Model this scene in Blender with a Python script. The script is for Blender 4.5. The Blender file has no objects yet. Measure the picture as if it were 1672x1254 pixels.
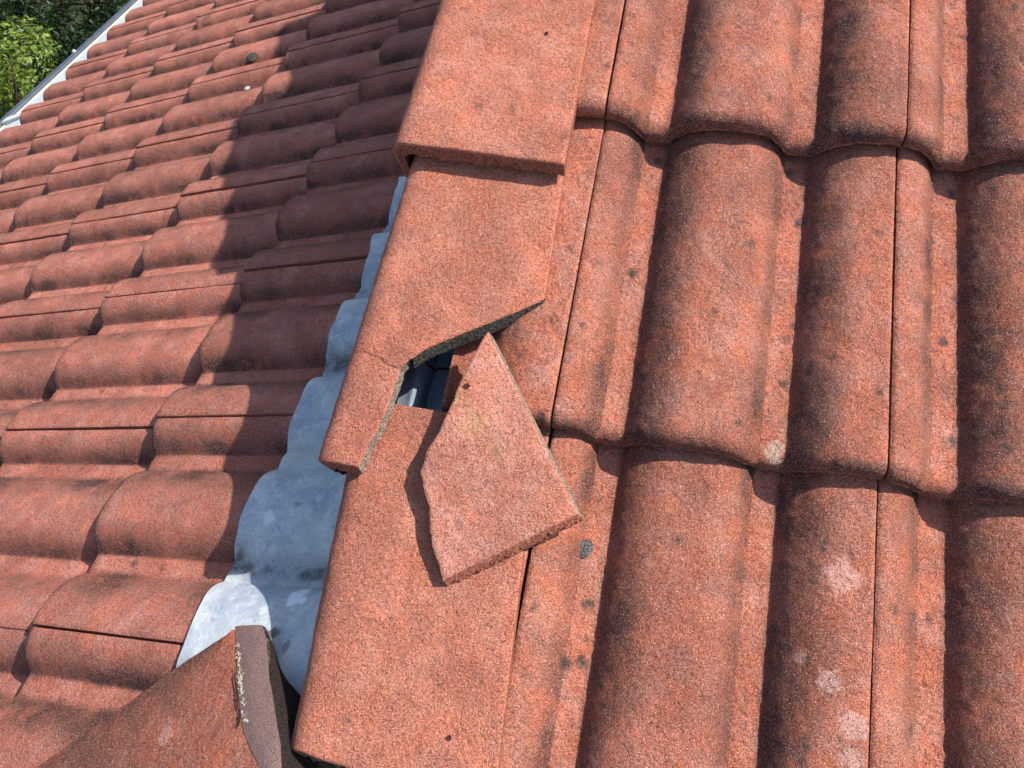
import bpy, math, random
import numpy as np
from mathutils import Matrix, Vector

random.seed(7)
scene = bpy.context.scene
col = scene.collection

# ------------------------------------------------------------------ camera
W_PX = 1672.0
cam_d = bpy.data.cameras.new('camera')
cam = bpy.data.objects.new('camera', cam_d)
col.objects.link(cam)
cam.location = (0.0570239, -0.7030636, 0.4728318)
cam.rotation_euler = (0.6481, 0.0273, 0.2106)
cam_d.sensor_width = 36.0
cam_d.lens = 1158.0544 / W_PX * 36.0
cam_d.clip_start = 0.02
cam_d.clip_end = 400.0
scene.camera = cam
scene.render.resolution_x, scene.render.resolution_y = 1024, 768

# ------------------------------------------------------------------ light
SUN = Vector((0.82, 0.29, 1.0)).normalized()
elev = math.asin(SUN.z)
azim = math.atan2(SUN.x, SUN.y)          # clockwise from +Y
world = bpy.data.worlds.new('World')
scene.world = world
world.use_nodes = True
wn = world.node_tree
sky = wn.nodes.new('ShaderNodeTexSky')
sky.sky_type = 'NISHITA'
sky.sun_disc = False
sky.sun_elevation = elev
sky.sun_rotation = azim
wn.links.new(sky.outputs[0], wn.nodes['Background'].inputs[0])
wn.nodes['Background'].inputs[1].default_value = 0.145
sl = bpy.data.lights.new('sun', 'SUN')
sl.energy = 5.0
sl.angle = math.radians(0.53)
sl.color = (1.0, 0.95, 0.88)
so = bpy.data.objects.new('sun', sl)
col.objects.link(so)
so.rotation_euler = (-SUN).to_track_quat('-Z', 'Y').to_euler()
scene.view_settings.view_transform = 'Standard'
scene.view_settings.look = 'None'
scene.view_settings.gamma = 1.0
scene.view_settings.exposure = 0.68

# ------------------------------------------------------------------ frames (mm in, m out)
P1, P2 = 0.3892, 0.3527
G, GL = 341.97, 346.41              # exposed tile length on each roof
T = 24.0                            # step at every butt
c1, s1 = math.cos(P1), math.sin(P1)
MR = Matrix(((1, 0, 0), (0, c1, -s1), (0, s1, c1)))          # right roof: x across, y up the slope, z normal
c2, s2 = math.cos(P2), math.sin(P2)
YAW = 0.0159
RZ = Matrix.Rotation(YAW, 3, 'Z')
ML = RZ @ Matrix(((0, c2, -s2), (-1, 0, 0), (0, s2, c2)))    # left roof: x along eaves (-Y), y up the slope, z normal
OL = Vector((-884.208, -560.127, -514.787))

def mat_right(x=0, s=0, h=0, yaw=0, tilt=0):
    loc = MR @ Vector((x, s, h)) / 1000
    r = MR @ Matrix.Rotation(yaw, 3, 'Z') @ Matrix.Rotation(-tilt, 3, 'X')
    return Matrix.Translation(loc) @ r.to_4x4()

def mat_left(y=0, d=0, h=0, yaw=0, tilt=0):
    loc = (OL + ML @ Vector((-y, -d, h))) / 1000
    r = ML @ Matrix.Rotation(yaw, 3, 'Z') @ Matrix.Rotation(-tilt, 3, 'X')
    return Matrix.Translation(loc) @ r.to_4x4()

def WR(x, s, h):
    return MR @ Vector((x, s, h)) / 1000

def WL(y, d, h):
    return (OL + ML @ Vector((-y, -d, h))) / 1000

# ------------------------------------------------------------------ noise
def vnoise(x, y, seed=0):
    x = np.asarray(x, float); y = np.asarray(y, float)
    xi = np.floor(x).astype(np.int64); yi = np.floor(y).astype(np.int64)
    xf = x - xi; yf = y - yi
    def h(a, b):
        n = (a * 374761393 + b * 668265263 + seed * 974634777) & 0xffffffff
        n = ((n ^ (n >> 13)) * 1274126177) & 0xffffffff
        return ((n ^ (n >> 16)) & 0xffff) / 65535.0
    u = xf * xf * (3 - 2 * xf); v = yf * yf * (3 - 2 * yf)
    a = h(xi, yi) * (1 - u) + h(xi + 1, yi) * u
    b = h(xi, yi + 1) * (1 - u) + h(xi + 1, yi + 1) * u
    return (a * (1 - v) + b * v) * 2 - 1

def fbm(x, y, seed=0, o=4):
    t = 0; a = 1.0; s = 0
    for k in range(o):
        t = t + a * vnoise(np.asarray(x) * 2 ** k, np.asarray(y) * 2 ** k, seed + k * 17)
        s += a; a *= 0.5
    return t / s

def sstep(a, b, x):
    t = np.clip((np.asarray(x, float) - a) / (b - a), 0, 1)
    return t * t * (3 - 2 * t)

# ------------------------------------------------------------------ mesh helpers
def mesh_obj(name, verts, faces, mats, parent=None, smooth=True, mi=None, world=None, attr=None, angle=None):
    me = bpy.data.meshes.new(name)
    me.from_pydata([tuple(v) for v in verts], [], [tuple(int(q) for q in f) for f in faces])
    for m in (mats if isinstance(mats, (list, tuple)) else [mats]):
        me.materials.append(m)
    if mi is not None:
        me.polygons.foreach_set('material_index', np.asarray(mi, dtype=np.int32))
    me.polygons.foreach_set('use_smooth', np.full(len(me.polygons), smooth))
    if attr:
        for k, v in attr.items():
            a = me.attributes.new(k, 'FLOAT', 'POINT')
            a.data.foreach_set('value', np.asarray(v, dtype=np.float32))
    me.update()
    if angle is not None:
        me.set_sharp_from_angle(angle=math.radians(angle))
    o = bpy.data.objects.new(name, me)
    col.objects.link(o)
    if world is not None: o.matrix_world = world
    if parent is not None: o.parent = parent
    return o

def tag(o, label=None, cat=None, group=None, kind=None):
    if label: o['label'] = label
    if cat: o['category'] = cat
    if group: o['group'] = group
    if kind: o['kind'] = kind
    return o

def shell(top, bot, cap_mats=(0, 0, 0, 0), botm=0):
    """closed slab from two equal (ns, nx, 3) grids. caps: front(row 0), back, left(col 0), right"""
    ns, nx = top.shape[:2]
    V = np.concatenate([top.reshape(-1, 3), bot.reshape(-1, 3)])
    N = ns * nx
    idx = np.arange(N).reshape(ns, nx)
    F = []; M = []
    a, b, c, d = idx[:-1, :-1], idx[:-1, 1:], idx[1:, 1:], idx[1:, :-1]
    q = np.stack([a, b, c, d], -1).reshape(-1, 4)
    F += q.tolist(); M += [0] * len(q)
    q2 = (np.stack([d, c, b, a], -1) + N).reshape(-1, 4)
    F += q2.tolist(); M += [botm] * len(q2)
    def strip(e, m, flip):
        p = np.stack([e[:-1], e[1:], e[1:] + N, e[:-1] + N], -1)
        if flip: p = p[:, ::-1]
        F.extend(p.tolist()); M.extend([m] * len(p))
    strip(idx[0], cap_mats[0], True)
    strip(idx[-1], cap_mats[1], False)
    strip(idx[:, 0], cap_mats[2], False)
    strip(idx[:, -1], cap_mats[3], True)
    return V / 1000.0, F, M

def tube(pts, r, n=10, closed_ends=True):
    V = []; F = []
    pts = [Vector(p) for p in pts]
    for i, p in enumerate(pts):
        t = (pts[min(i + 1, len(pts) - 1)] - pts[max(i - 1, 0)]).normalized()
        u = t.orthogonal().normalized() if i == 0 else (u - t * u.dot(t)).normalized()
        w = t.cross(u)
        rr = r[i] if isinstance(r, (list, tuple)) else r
        for k in range(n):
            a = 2 * math.pi * k / n
            V.append(p + (u * math.cos(a) + w * math.sin(a)) * rr)
    for i in range(len(pts) - 1):
        for k in range(n):
            F.append((i * n + k, i * n + (k + 1) % n, (i + 1) * n + (k + 1) % n, (i + 1) * n + k))
    F.append(tuple(range(n))[::-1]); F.append(tuple((len(pts) - 1) * n + k for k in range(n)))
    return V, F

def box_pts(corners_top, depth_vec):
    a = [Vector(c) for c in corners_top]; b = [c + Vector(depth_vec) for c in a]
    n = len(a)
    F = [tuple(range(n)), tuple(range(2 * n - 1, n - 1, -1))] + [(k, k + n, (k + 1) % n + n, (k + 1) % n) for k in range(n)]
    return a + b, F

# ------------------------------------------------------------------ materials
class NT:
    def __init__(s, name):
        s.m = bpy.data.materials.new(name); s.m.use_nodes = True
        s.t = s.m.node_tree; s.b = s.t.nodes['Principled BSDF']
        s.geo = s.t.nodes.new('ShaderNodeNewGeometry')
        s.pos = s.geo.outputs['Position']
    def link(s, a, b): s.t.links.new(a, b)
    def val(s, sock, v):
        if isinstance(v, (int, float)): sock.default_value = v
        elif isinstance(v, (tuple, list)): sock.default_value = tuple(v) + ((1,) if len(v) == 3 and sock.type == 'RGBA' else ())
        else: s.link(v, sock)
    def noise(s, scale, detail=3, rough=0.5, dist=0.0, vec=None, out=0):
        n = s.t.nodes.new('ShaderNodeTexNoise')
        n.inputs['Scale'].default_value = scale; n.inputs['Detail'].default_value = detail
        n.inputs['Roughness'].default_value = rough; n.inputs['Distortion'].default_value = dist
        s.link(vec or s.pos, n.inputs['Vector'])
        return n.outputs[out]
    def voro(s, scale, vec=None, feature='F1', out='Distance', rnd=1.0):
        n = s.t.nodes.new('ShaderNodeTexVoronoi'); n.feature = feature
        n.inputs['Scale'].default_value = scale; n.inputs['Randomness'].default_value = rnd
        s.link(vec or s.pos, n.inputs['Vector'])
        return n.outputs[out]
    def ramp(s, f, lo, hi, a=0.0, b=1.0):
        n = s.t.nodes.new('ShaderNodeMapRange'); n.interpolation_type = 'SMOOTHSTEP'
        s.val(n.inputs[0], f); n.inputs[1].default_value = lo; n.inputs[2].default_value = hi
        n.inputs[3].default_value = a; n.inputs[4].default_value = b
        return n.outputs[0]
    def math(s, op, a, b=0.0, clamp=False):
        n = s.t.nodes.new('ShaderNodeMath'); n.operation = op; n.use_clamp = clamp
        s.val(n.inputs[0], a); s.val(n.inputs[1], b)
        return n.outputs[0]
    def mix(s, f, a, b, mode='MIX'):
        n = s.t.nodes.new('ShaderNodeMix'); n.data_type = 'RGBA'; n.blend_type = mode
        s.val(n.inputs[0], f); s.val(n.inputs[6], a); s.val(n.inputs[7], b)
        return n.outputs[2]
    def mul(s, c, f):
        n = s.t.nodes.new('ShaderNodeVectorMath'); n.operation = 'SCALE'
        s.val(n.inputs[0], c); s.val(n.inputs['Scale'], f)
        return n.outputs[0]
    def attr(s, name):
        n = s.t.nodes.new('ShaderNodeAttribute'); n.attribute_name = name
        return n.outputs['Fac']
    def blob(s, p, rad, edge=0.35, nsc=130):
        n = s.t.nodes.new('ShaderNodeVectorMath'); n.operation = 'DISTANCE'
        s.link(s.pos, n.inputs[0]); n.inputs[1].default_value = tuple(p)
        d = s.math('MULTIPLY', n.outputs['Value'], 1.0 / rad)
        d = s.math('ADD', d, s.math('MULTIPLY', s.math('SUBTRACT', s.noise(nsc, 3, 0.6), 0.5), 1.5))
        return s.ramp(d, 1.0, 1.0 - edge)
    def bump(s, h, dist, strength=1.0, prev=None):
        n = s.t.nodes.new('ShaderNodeBump'); n.inputs['Strength'].default_value = strength
        n.inputs['Distance'].default_value = dist; s.link(h, n.inputs['Height'])
        if prev is not None: s.link(prev, n.inputs['Normal'])
        return n.outputs[0]
    def done(s, colr, rough=0.9, normal=None, spec=0.3, metal=0.0):
        s.val(s.b.inputs['Base Color'], colr); s.val(s.b.inputs['Roughness'], rough)
        s.val(s.b.inputs['Specular IOR Level'], spec); s.val(s.b.inputs['Metallic'], metal)
        if normal is not None: s.link(normal, s.b.inputs['Normal'])
        return s.m

def tile_material(name, clean=(0.68, 0.195, 0.102), pale=(0.68, 0.28, 0.195), dark=(0.060, 0.022, 0.018),
                  grain=1.0, dirt_amt=1.0, spots=1.0, bump_d=0.0110, grey=0.0, blobs=(), tone=0.0):
    k = NT(name)
    grain_d = 1.0 * grain
    big = k.noise(7, 4, 0.55)
    mid = k.noise(38, 6, 0.65, 0.4)
    fine = k.noise(330 * grain, 5, 0.72)
    speck = k.noise(900 * grain, 2, 0.6)
    inf = k.t.nodes.new('ShaderNodeObjectInfo')
    c = k.mix(k.ramp(mid, 0.38, 0.66), clean, pale)
    c = k.mul(c, k.ramp(inf.outputs['Random'], 0, 1, 1 - tone, 1 + tone * 0.5))
    c = k.mix(k.math('MULTIPLY', k.ramp(big, 0.42, 0.66), 0.5), c, (0.40, 0.125, 0.08))
    # grey-brown algae film, stored per vertex where it has settled
    d = k.math('MULTIPLY', k.attr('dirt'), dirt_amt)
    dn = k.math('MULTIPLY', d, k.ramp(k.math('ADD', k.math('MULTIPLY', mid, 0.6), k.math('MULTIPLY', fine, 0.4)), 0.26, 0.56))
    c = k.mix(k.math('MULTIPLY', dn, 0.92, True), c, dark)
    patch = k.math('MULTIPLY', k.ramp(k.noise(16, 5, 0.6, 0.6), 0.52, 0.72), k.ramp(fine, 0.36, 0.60))
    c = k.mix(k.math('MULTIPLY', patch, 0.45 * dirt_amt), c, (0.20, 0.075, 0.058))
    # grains: dark voids and pale sand
    c = k.mix(k.math('MULTIPLY', k.ramp(fine, 0.50, 0.36), 0.6), c, (0.13, 0.045, 0.032))
    c = k.mix(k.math('MULTIPLY', k.ramp(speck, 0.55, 0.68), 0.65), c, (0.82, 0.48, 0.37))
    c = k.mix(k.math('MULTIPLY', k.ramp(speck, 0.43, 0.30), 0.70), c, (0.08, 0.032, 0.026))
    if spots > 0:
        # black lichen dots
        wv = k.t.nodes.new('ShaderNodeVectorMath'); wv.operation = 'ADD'
        wn_ = k.t.nodes.new('ShaderNodeVectorMath'); wn_.operation = 'SCALE'; wn_.inputs['Scale'].default_value = 0.012
        k.link(k.noise(90, 3, 0.6, out=1), wn_.inputs[0]); k.link(wn_.outputs[0], wv.inputs[0]); k.link(k.pos, wv.inputs[1])
        dist = k.voro(34, wv.outputs[0])
        sel = k.voro(34, wv.outputs[0], out='Color')
        sep = k.t.nodes.new('ShaderNodeSeparateColor'); k.link(sel, sep.inputs[0])
        s1_ = k.math('MULTIPLY', k.ramp(dist, 0.27, 0.06), k.ramp(sep.outputs[0], 0.42, 0.62))
        s1_ = k.math('MULTIPLY', s1_, k.ramp(k.noise(300, 3, 0.7), 0.33, 0.58))
        s2_ = k.math('MULTIPLY', k.math('MULTIPLY', k.ramp(dist, 0.30, 0.08), k.ramp(sep.outputs[1], 0.25, 0.5)), k.attr('pan'))
        s1_ = k.math('MAXIMUM', s1_, k.math('MULTIPLY', s2_, 1.15))
        c = k.mix(k.math('MULTIPLY', s1_, 0.80 * spots, True), c, (0.085, 0.065, 0.06))
    for p_, rad_, col_, f_, e_ in blobs:
        c = k.mix(k.math('MULTIPLY', k.math('MULTIPLY', k.blob(p_, rad_, e_), k.ramp(fine, 0.34, 0.5)), f_), c, col_)
    if grey > 0:
        c = k.mix(grey, c, (0.23, 0.16, 0.145))
    nrm = k.bump(k.math('MULTIPLY', k.noise(235 * grain, 4, 0.64), k.ramp(k.noise(24, 3, 0.6), 0.35, 0.62, 0.55, 1.25)), bump_d, 1.0)
    nrm = k.bump(speck, 0.0020, 1.0, nrm)
    return k.done(c, 0.88, nrm, 0.25)

BL_TILE = [((0.273, -0.4107, -0.1306), 0.017, (0.74, 0.42, 0.35), 0.6, 0.3), ((0.2669, -0.4945, -0.1574), 0.011, (0.74, 0.42, 0.35), 0.75, 0.25), ((0.2874, -0.5235, -0.166), 0.013, (0.74, 0.42, 0.35), 0.65, 0.3), ((0.2862, -0.5467, -0.1745), 0.011, (0.74, 0.42, 0.35), 0.6, 0.3), ((0.209, -0.3089, -0.1072), 0.012, (0.66, 0.5, 0.38), 0.75, 0.3), ((0.247, -0.478, -0.1636), 0.008, (0.74, 0.42, 0.35), 0.5, 0.3), ((0.1322, -0.4065, -0.1181), 0.006, (0.74, 0.42, 0.35), 0.5, 0.3), ((0.2009, -0.5049, -0.1854), 0.006, (0.07, 0.06, 0.06), 0.9, 0.5), ((0.2237, -0.5034, -0.1934), 0.008, (0.08, 0.07, 0.07), 0.8, 0.6)]
BL_FRAG = [((-0.0697, -0.3506, -0.0811), 0.022, (0.42, 0.34, 0.1), 0.4, 0.9), ((-0.0398, -0.3672, -0.089), 0.018, (0.42, 0.34, 0.1), 0.35, 0.9), ((-0.092, -0.3301, -0.0705), 0.013, (0.42, 0.34, 0.1), 0.4, 0.9), ((-0.0337, -0.4305, -0.1182), 0.008, (0.2, 0.13, 0.12), 0.6, 0.8), ((-0.0481, -0.4381, -0.1213), 0.006, (0.12, 0.09, 0.09), 0.7, 0.8), ((-0.0757, -0.336, -0.0729), 0.008, (0.42, 0.34, 0.1), 0.4, 0.9), ((0.035, -0.4001, -0.1046), 0.01, (0.55, 0.5, 0.42), 0.6, 0.6)]
BL_VERGE = [((-0.1563, -0.077, 0.029), 0.012, (0.16, 0.12, 0.11), 0.75, 0.7), ((-0.1815, -0.0706, 0.0316), 0.01, (0.17, 0.12, 0.11), 0.7, 0.7), ((-0.084, 0.0107, 0.0584), 0.012, (0.16, 0.1, 0.09), 0.6, 0.8), ((-0.1451, 0.0729, 0.0818), 0.008, (0.15, 0.09, 0.08), 0.6, 0.8), ((-0.1113, 0.0865, 0.0873), 0.008, (0.15, 0.09, 0.08), 0.6, 0.8), ((-0.1092, -0.5731, -0.1896), 0.012, (0.2, 0.12, 0.1), 0.5, 0.9), ((-0.1328, -0.6007, -0.1988), 0.015, (0.2, 0.12, 0.1), 0.5, 0.9), ((-0.1328, -0.1415, -0.0094), 0.02, (0.3, 0.15, 0.11), 0.4, 0.9)]
M_tile = tile_material('concrete_tile_red', blobs=BL_TILE)
M_tile_far = tile_material('concrete_tile_red_weathered', clean=(0.74, 0.215, 0.13), pale=(0.76, 0.31, 0.23), dark=(0.085, 0.033, 0.027), dirt_amt=1.15, spots=0.6, tone=0.16)
M_verge = tile_material('concrete_verge_red', clean=(0.73, 0.218, 0.118), pale=(0.72, 0.27, 0.175), dirt_amt=0.35, spots=0.6, bump_d=0.009, blobs=BL_VERGE)
M_frag = tile_material('concrete_fragment_red', clean=(0.74, 0.26, 0.16), pale=(0.76, 0.33, 0.24), dirt_amt=0.3, spots=0.4, bump_d=0.009, blobs=BL_FRAG)

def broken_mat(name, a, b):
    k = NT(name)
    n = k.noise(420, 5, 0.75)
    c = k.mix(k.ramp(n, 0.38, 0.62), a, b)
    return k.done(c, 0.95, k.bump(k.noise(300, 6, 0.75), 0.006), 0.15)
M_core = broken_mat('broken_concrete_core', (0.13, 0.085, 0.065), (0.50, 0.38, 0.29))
M_core_dark = broken_mat('broken_concrete_painted_shade', (0.012, 0.011, 0.010), (0.13, 0.11, 0.09))  # darker copy of the core; shade of the upper break is in the colour
M_butt = broken_mat('rough_tile_end', (0.16, 0.06, 0.04), (0.55, 0.19, 0.115))
M_under = broken_mat('tile_underside', (0.10, 0.05, 0.04), (0.22, 0.11, 0.085))
M_mortar = broken_mat('pale_foam_mortar', (0.46, 0.38, 0.25), (0.80, 0.74, 0.58))

def flat_mat(name, c, rough=0.7, spec=0.3, metal=0.0, nscale=60, var=0.15, bump=0.0005):
    k = NT(name)
    n = k.noise(nscale, 5, 0.6)
    cc = k.mul(c, k.ramp(n, 0.3, 0.7, 1 - var, 1 + var))
    return k.done(cc, rough, k.bump(k.noise(nscale * 4, 4, 0.6), bump), spec, metal)
M_dark = flat_mat('black_roofing_felt', (0.012, 0.011, 0.011), 0.95, 0.1)
M_wall = flat_mat('dark_brown_render', (0.09, 0.055, 0.045), 0.95, 0.1)
M_gutter = flat_mat('white_coated_metal', (0.52, 0.54, 0.50), 0.5, 0.3, nscale=8, var=0.06)
M_lip = flat_mat('dark_grey_metal', (0.045, 0.055, 0.075), 0.35, 0.5, nscale=20)
M_wood = flat_mat('old_timber', (0.10, 0.065, 0.04), 0.9, 0.1)
M_alu = flat_mat('dull_aluminium', (0.34, 0.40, 0.48), 0.35, 0.5, 0.35, 40, 0.2)
M_moss = broken_mat('dry_moss', (0.012, 0.012, 0.010), (0.12, 0.12, 0.10))
M_chip = broken_mat('white_paint_chip', (0.55, 0.58, 0.62), (0.75, 0.77, 0.8))
M_lichen = broken_mat('grey_lichen', (0.045, 0.043, 0.042), (0.25, 0.23, 0.22))
M_crack = flat_mat('crack_painted_shade', (0.05, 0.025, 0.02), 1.0, 0.0)  # near-black colour stands in for shade inside cracks and nail holes
M_resin = flat_mat('amber_resin', (0.35, 0.09, 0.02), 0.4, 0.5)

def lead_material():
    k = NT('weathered_lead')
    n1 = k.noise(14, 5, 0.6, 0.8); n2 = k.noise(70, 6, 0.7, 0.5); n3 = k.noise(260, 4, 0.7)
    c = k.mix(k.ramp(n1, 0.35, 0.68), (0.27, 0.31, 0.37), (0.46, 0.48, 0.475))
    c = k.mix(k.math('MULTIPLY', k.ramp(n2, 0.47, 0.66), 0.6), c, (0.54, 0.57, 0.57))
    white = k.math('MULTIPLY', k.ramp(k.noise(38, 4, 0.6, 1.5), 0.66, 0.71), 0.8)
    c = k.mix(white, c, (0.62, 0.65, 0.68))
    c = k.mix(k.math('MULTIPLY', k.ramp(k.noise(60, 4, 0.7, 1.0), 0.66, 0.74), 0.75), c, (0.10, 0.09, 0.09))
    c = k.mix(k.math('MULTIPLY', k.ramp(n3, 0.57, 0.68), 0.6), c, (0.12, 0.12, 0.13))
    c = k.mix(k.math('MULTIPLY', k.ramp(k.noise(520, 3, 0.7), 0.57, 0.70), 0.5), c, (0.66, 0.69, 0.70))
    d = k.math('MULTIPLY', k.attr('dirt'), k.ramp(n2, 0.25, 0.55))
    c = k.mix(k.math('MULTIPLY', d, 0.9, True), c, (0.055, 0.048, 0.04))
    c = k.mix(k.math('MULTIPLY', k.math('MULTIPLY', k.attr('lime'), k.ramp(n2, 0.3, 0.6)), 0.7, True), c, (0.5, 0.46, 0.33))
    c = k.mix(k.math('MULTIPLY', k.attr('splash'), 0.85), c, (0.70, 0.74, 0.80))
    return k.done(c, 0.55, k.bump(k.math('ADD', k.noise(30, 4, 0.6), k.math('MULTIPLY', n3, 0.25)), 0.0035, 0.6), 0.4, 0.0)
M_lead = lead_material()

# ------------------------------------------------------------------ tile profile
_fx = np.linspace(0, 150, 601)
_fh = np.where(_fx <= 72, 29.0 * np.maximum(0, 1 - (_fx / 45.5) ** 2.3), 29.0 * np.maximum(0, 1 - (np.maximum(0, 150 - _fx) / 79.0) ** 3.9))
_k = np.exp(-np.linspace(-2, 2, 11) ** 2); _k /= _k.sum()
_fh = np.convolve(np.concatenate([_fh[-6:-1], _fh, _fh[1:6]]), _k, 'valid')
def prof(x):
    return np.interp(np.asarray(x, float) % 150, _fx, _fh)
def dirt_prof(x):
    q = np.asarray(x, float) % 150          # 0 crown, 45 right foot, 71 left foot of the next roll
    right = 0.26 + 0.26 * sstep(8, 30, q) + 0.50 * sstep(26, 40, q)
    pan = 0.02 + 0.30 * sstep(50, 45, q) + 0.30 * sstep(64, 68, q)
    left = 0.30 + 0.75 * sstep(66, 74, q) * sstep(128, 84, q)
    return np.where(q < 46, right, np.where(q < 67, pan, left))

def tile_grids(x0, x1, nx, ns, seed, amp=0.35, length=418.0, R=8.5, dirt_k=1.0):
    """tile surface in its own frame: x across (0 = joint crown), y up from the butt, z normal"""
    xs = np.linspace(x0, x1, nx)
    us = np.concatenate([[0, 0.5, 1.2, 2.2, 3.5, 5.2, 7.2, 9.5, 12], np.linspace(14, G + 8, ns), [length]])
    X, U = np.meshgrid(xs, us)
    lipx = fbm(X / 30, U * 0, seed + 3, 4) * 1.3
    drop = np.where(U < R, R - np.sqrt(np.maximum(R * R - (R - U) ** 2, 0)), 0)
    H = prof(X) - drop * 0.95
    edge = np.minimum(X - x0, x1 - X)
    H = H - 1.6 * (1 - sstep(0, 3.0, edge)) + 2.6 * sstep(225, 275, X)
    H = H + amp * fbm(X / 7, U / 7, seed, 3) * 1.3 + 0.7 * fbm(X / 60, U / 80, seed + 9, 2)
    Y = U + lipx * np.exp(-U / 10)
    top = np.stack([X, Y, H], -1)
    th = np.interp(U, [0, 28, 45, length], [T - R - 0.6, T - R - 0.6 + 4, 12.0, 11.0])
    th = np.where(U < R, T - 1.0 - drop * 0.95, th)
    th = np.where((U >= R) & (U < 30), T - 1.0, th)
    HB = prof(X) - th + 0.9 * fbm(X / 7, U / 7, seed + 30, 3) * (U < 30)
    bot = np.stack([X, Y + 0.2 - 1.2 * np.exp(-U / 9) + 1.0 * fbm(X / 5, U / 5, seed + 40, 3) * np.exp(-U / 9), np.minimum(HB, H - 1.5)], -1)
    d = dirt_prof(X) * (0.75 + 0.5 * fbm(X / 45, U / 60, seed + 5, 3)) + 0.6 * sstep(20, 0, U)
    global LAST_PAN
    LAST_PAN = sstep(36, 44, X % 150) * sstep(74, 66, X % 150)
    return top, bot, np.clip(d * dirt_k, 0, 1)

TILT = math.atan2(T, G)

def make_tile_mesh(name, x0, x1, nx, ns, seed, mat, amp=0.35, R=8.5, dirt_k=1.0):
    top, bot, d = tile_grids(x0, x1, nx, ns, seed, amp, R=R, dirt_k=dirt_k)
    V, F, M = shell(top, bot, (1, 1, 1, 1), 2)
    o = mesh_obj(name, V, F, [mat, M_butt, M_under], mi=M, attr={'dirt': np.concatenate([d.ravel(), d.ravel()]), 'pan': np.concatenate([LAST_PAN.ravel()] * 2)}, angle=50)
    return o

def part_copy(src, parent):
    c = src.copy(); col.objects.link(c); c.parent = parent
    return c

def make_lap(x, amp_seed, parent, length=418):
    """interlocking lip hidden in the joint between two tiles"""
    xs = np.linspace(-13, 2, 6); us = np.linspace(4, length, 24)
    X, U = np.meshgrid(xs, us)
    H = prof(X) - 9.0 + 0 * X
    top = np.stack([X, U, H], -1); bot = top - np.array([0, 0, 5.0])
    V, F, M = shell(top, bot, (0, 0, 0, 0), 0)
    return mesh_obj('interlock_lip', V, F, [M_under], parent=parent, attr={'dirt': np.ones(len(V))})

# ------------------------------------------------------------------ right roof tiles
rows = {1: ('upper', 0.0), 2: ('middle', -G), 3: ('lower', -2 * G), 0: ('topmost', G)}
R_GROUP = 'double-roll tiles of the right-hand roof slope'
def right_label(cx, r):
    rn = {0: 'the course above view', 1: 'the top course', 2: 'the middle course', 3: 'the bottom course'}[r]
    cn = {0: 'cut red tile half hidden under the verge tiles, left end of %s',
          1: 'red tile left of the second long joint in %s',
          2: 'red tile right of the second long joint in %s',
          3: 'red tile beyond the right frame edge in %s'}[cx]
    return cn % rn
for r, (nm, sb) in rows.items():
    for cx in range(0, 4):
        if cx == 3 and r == 0: pass
        fine = (r in (1, 2, 3)) and cx in (0, 1, 2)
        x0, x1 = (1.2, 298.8)
        if cx == 0: x0 = 300 - 112
        n = int((x1 - x0) / (2.0 if fine else 6.0))
        o = make_tile_mesh('double_roll_tile', x0, x1, n, 150 if fine else 40, 100 + r * 10 + cx, M_tile, 0.7, 13.5, 0.35 if cx == 0 else 1.0)
        ox = random.uniform(-0.8, 0.8); oy = random.uniform(-2, 2) * (r != 2)
        o.matrix_world = mat_right((cx - 1) * 300 + ox, sb + oy, T, random.uniform(-0.002, 0.002), TILT)
        tag(o, right_label(cx, r), 'tile', R_GROUP)
        if cx > 0:
            make_lap(0, 0, o)

# ------------------------------------------------------------------ verge tiles (L-shaped cloaks along the gable)
def ixs0(b, a, R, n_top, n_cor, n_fl):
    return np.concatenate([np.linspace(0, b - a - R, n_top), np.full(n_cor - 1 + n_fl, 999.0)])

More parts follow.
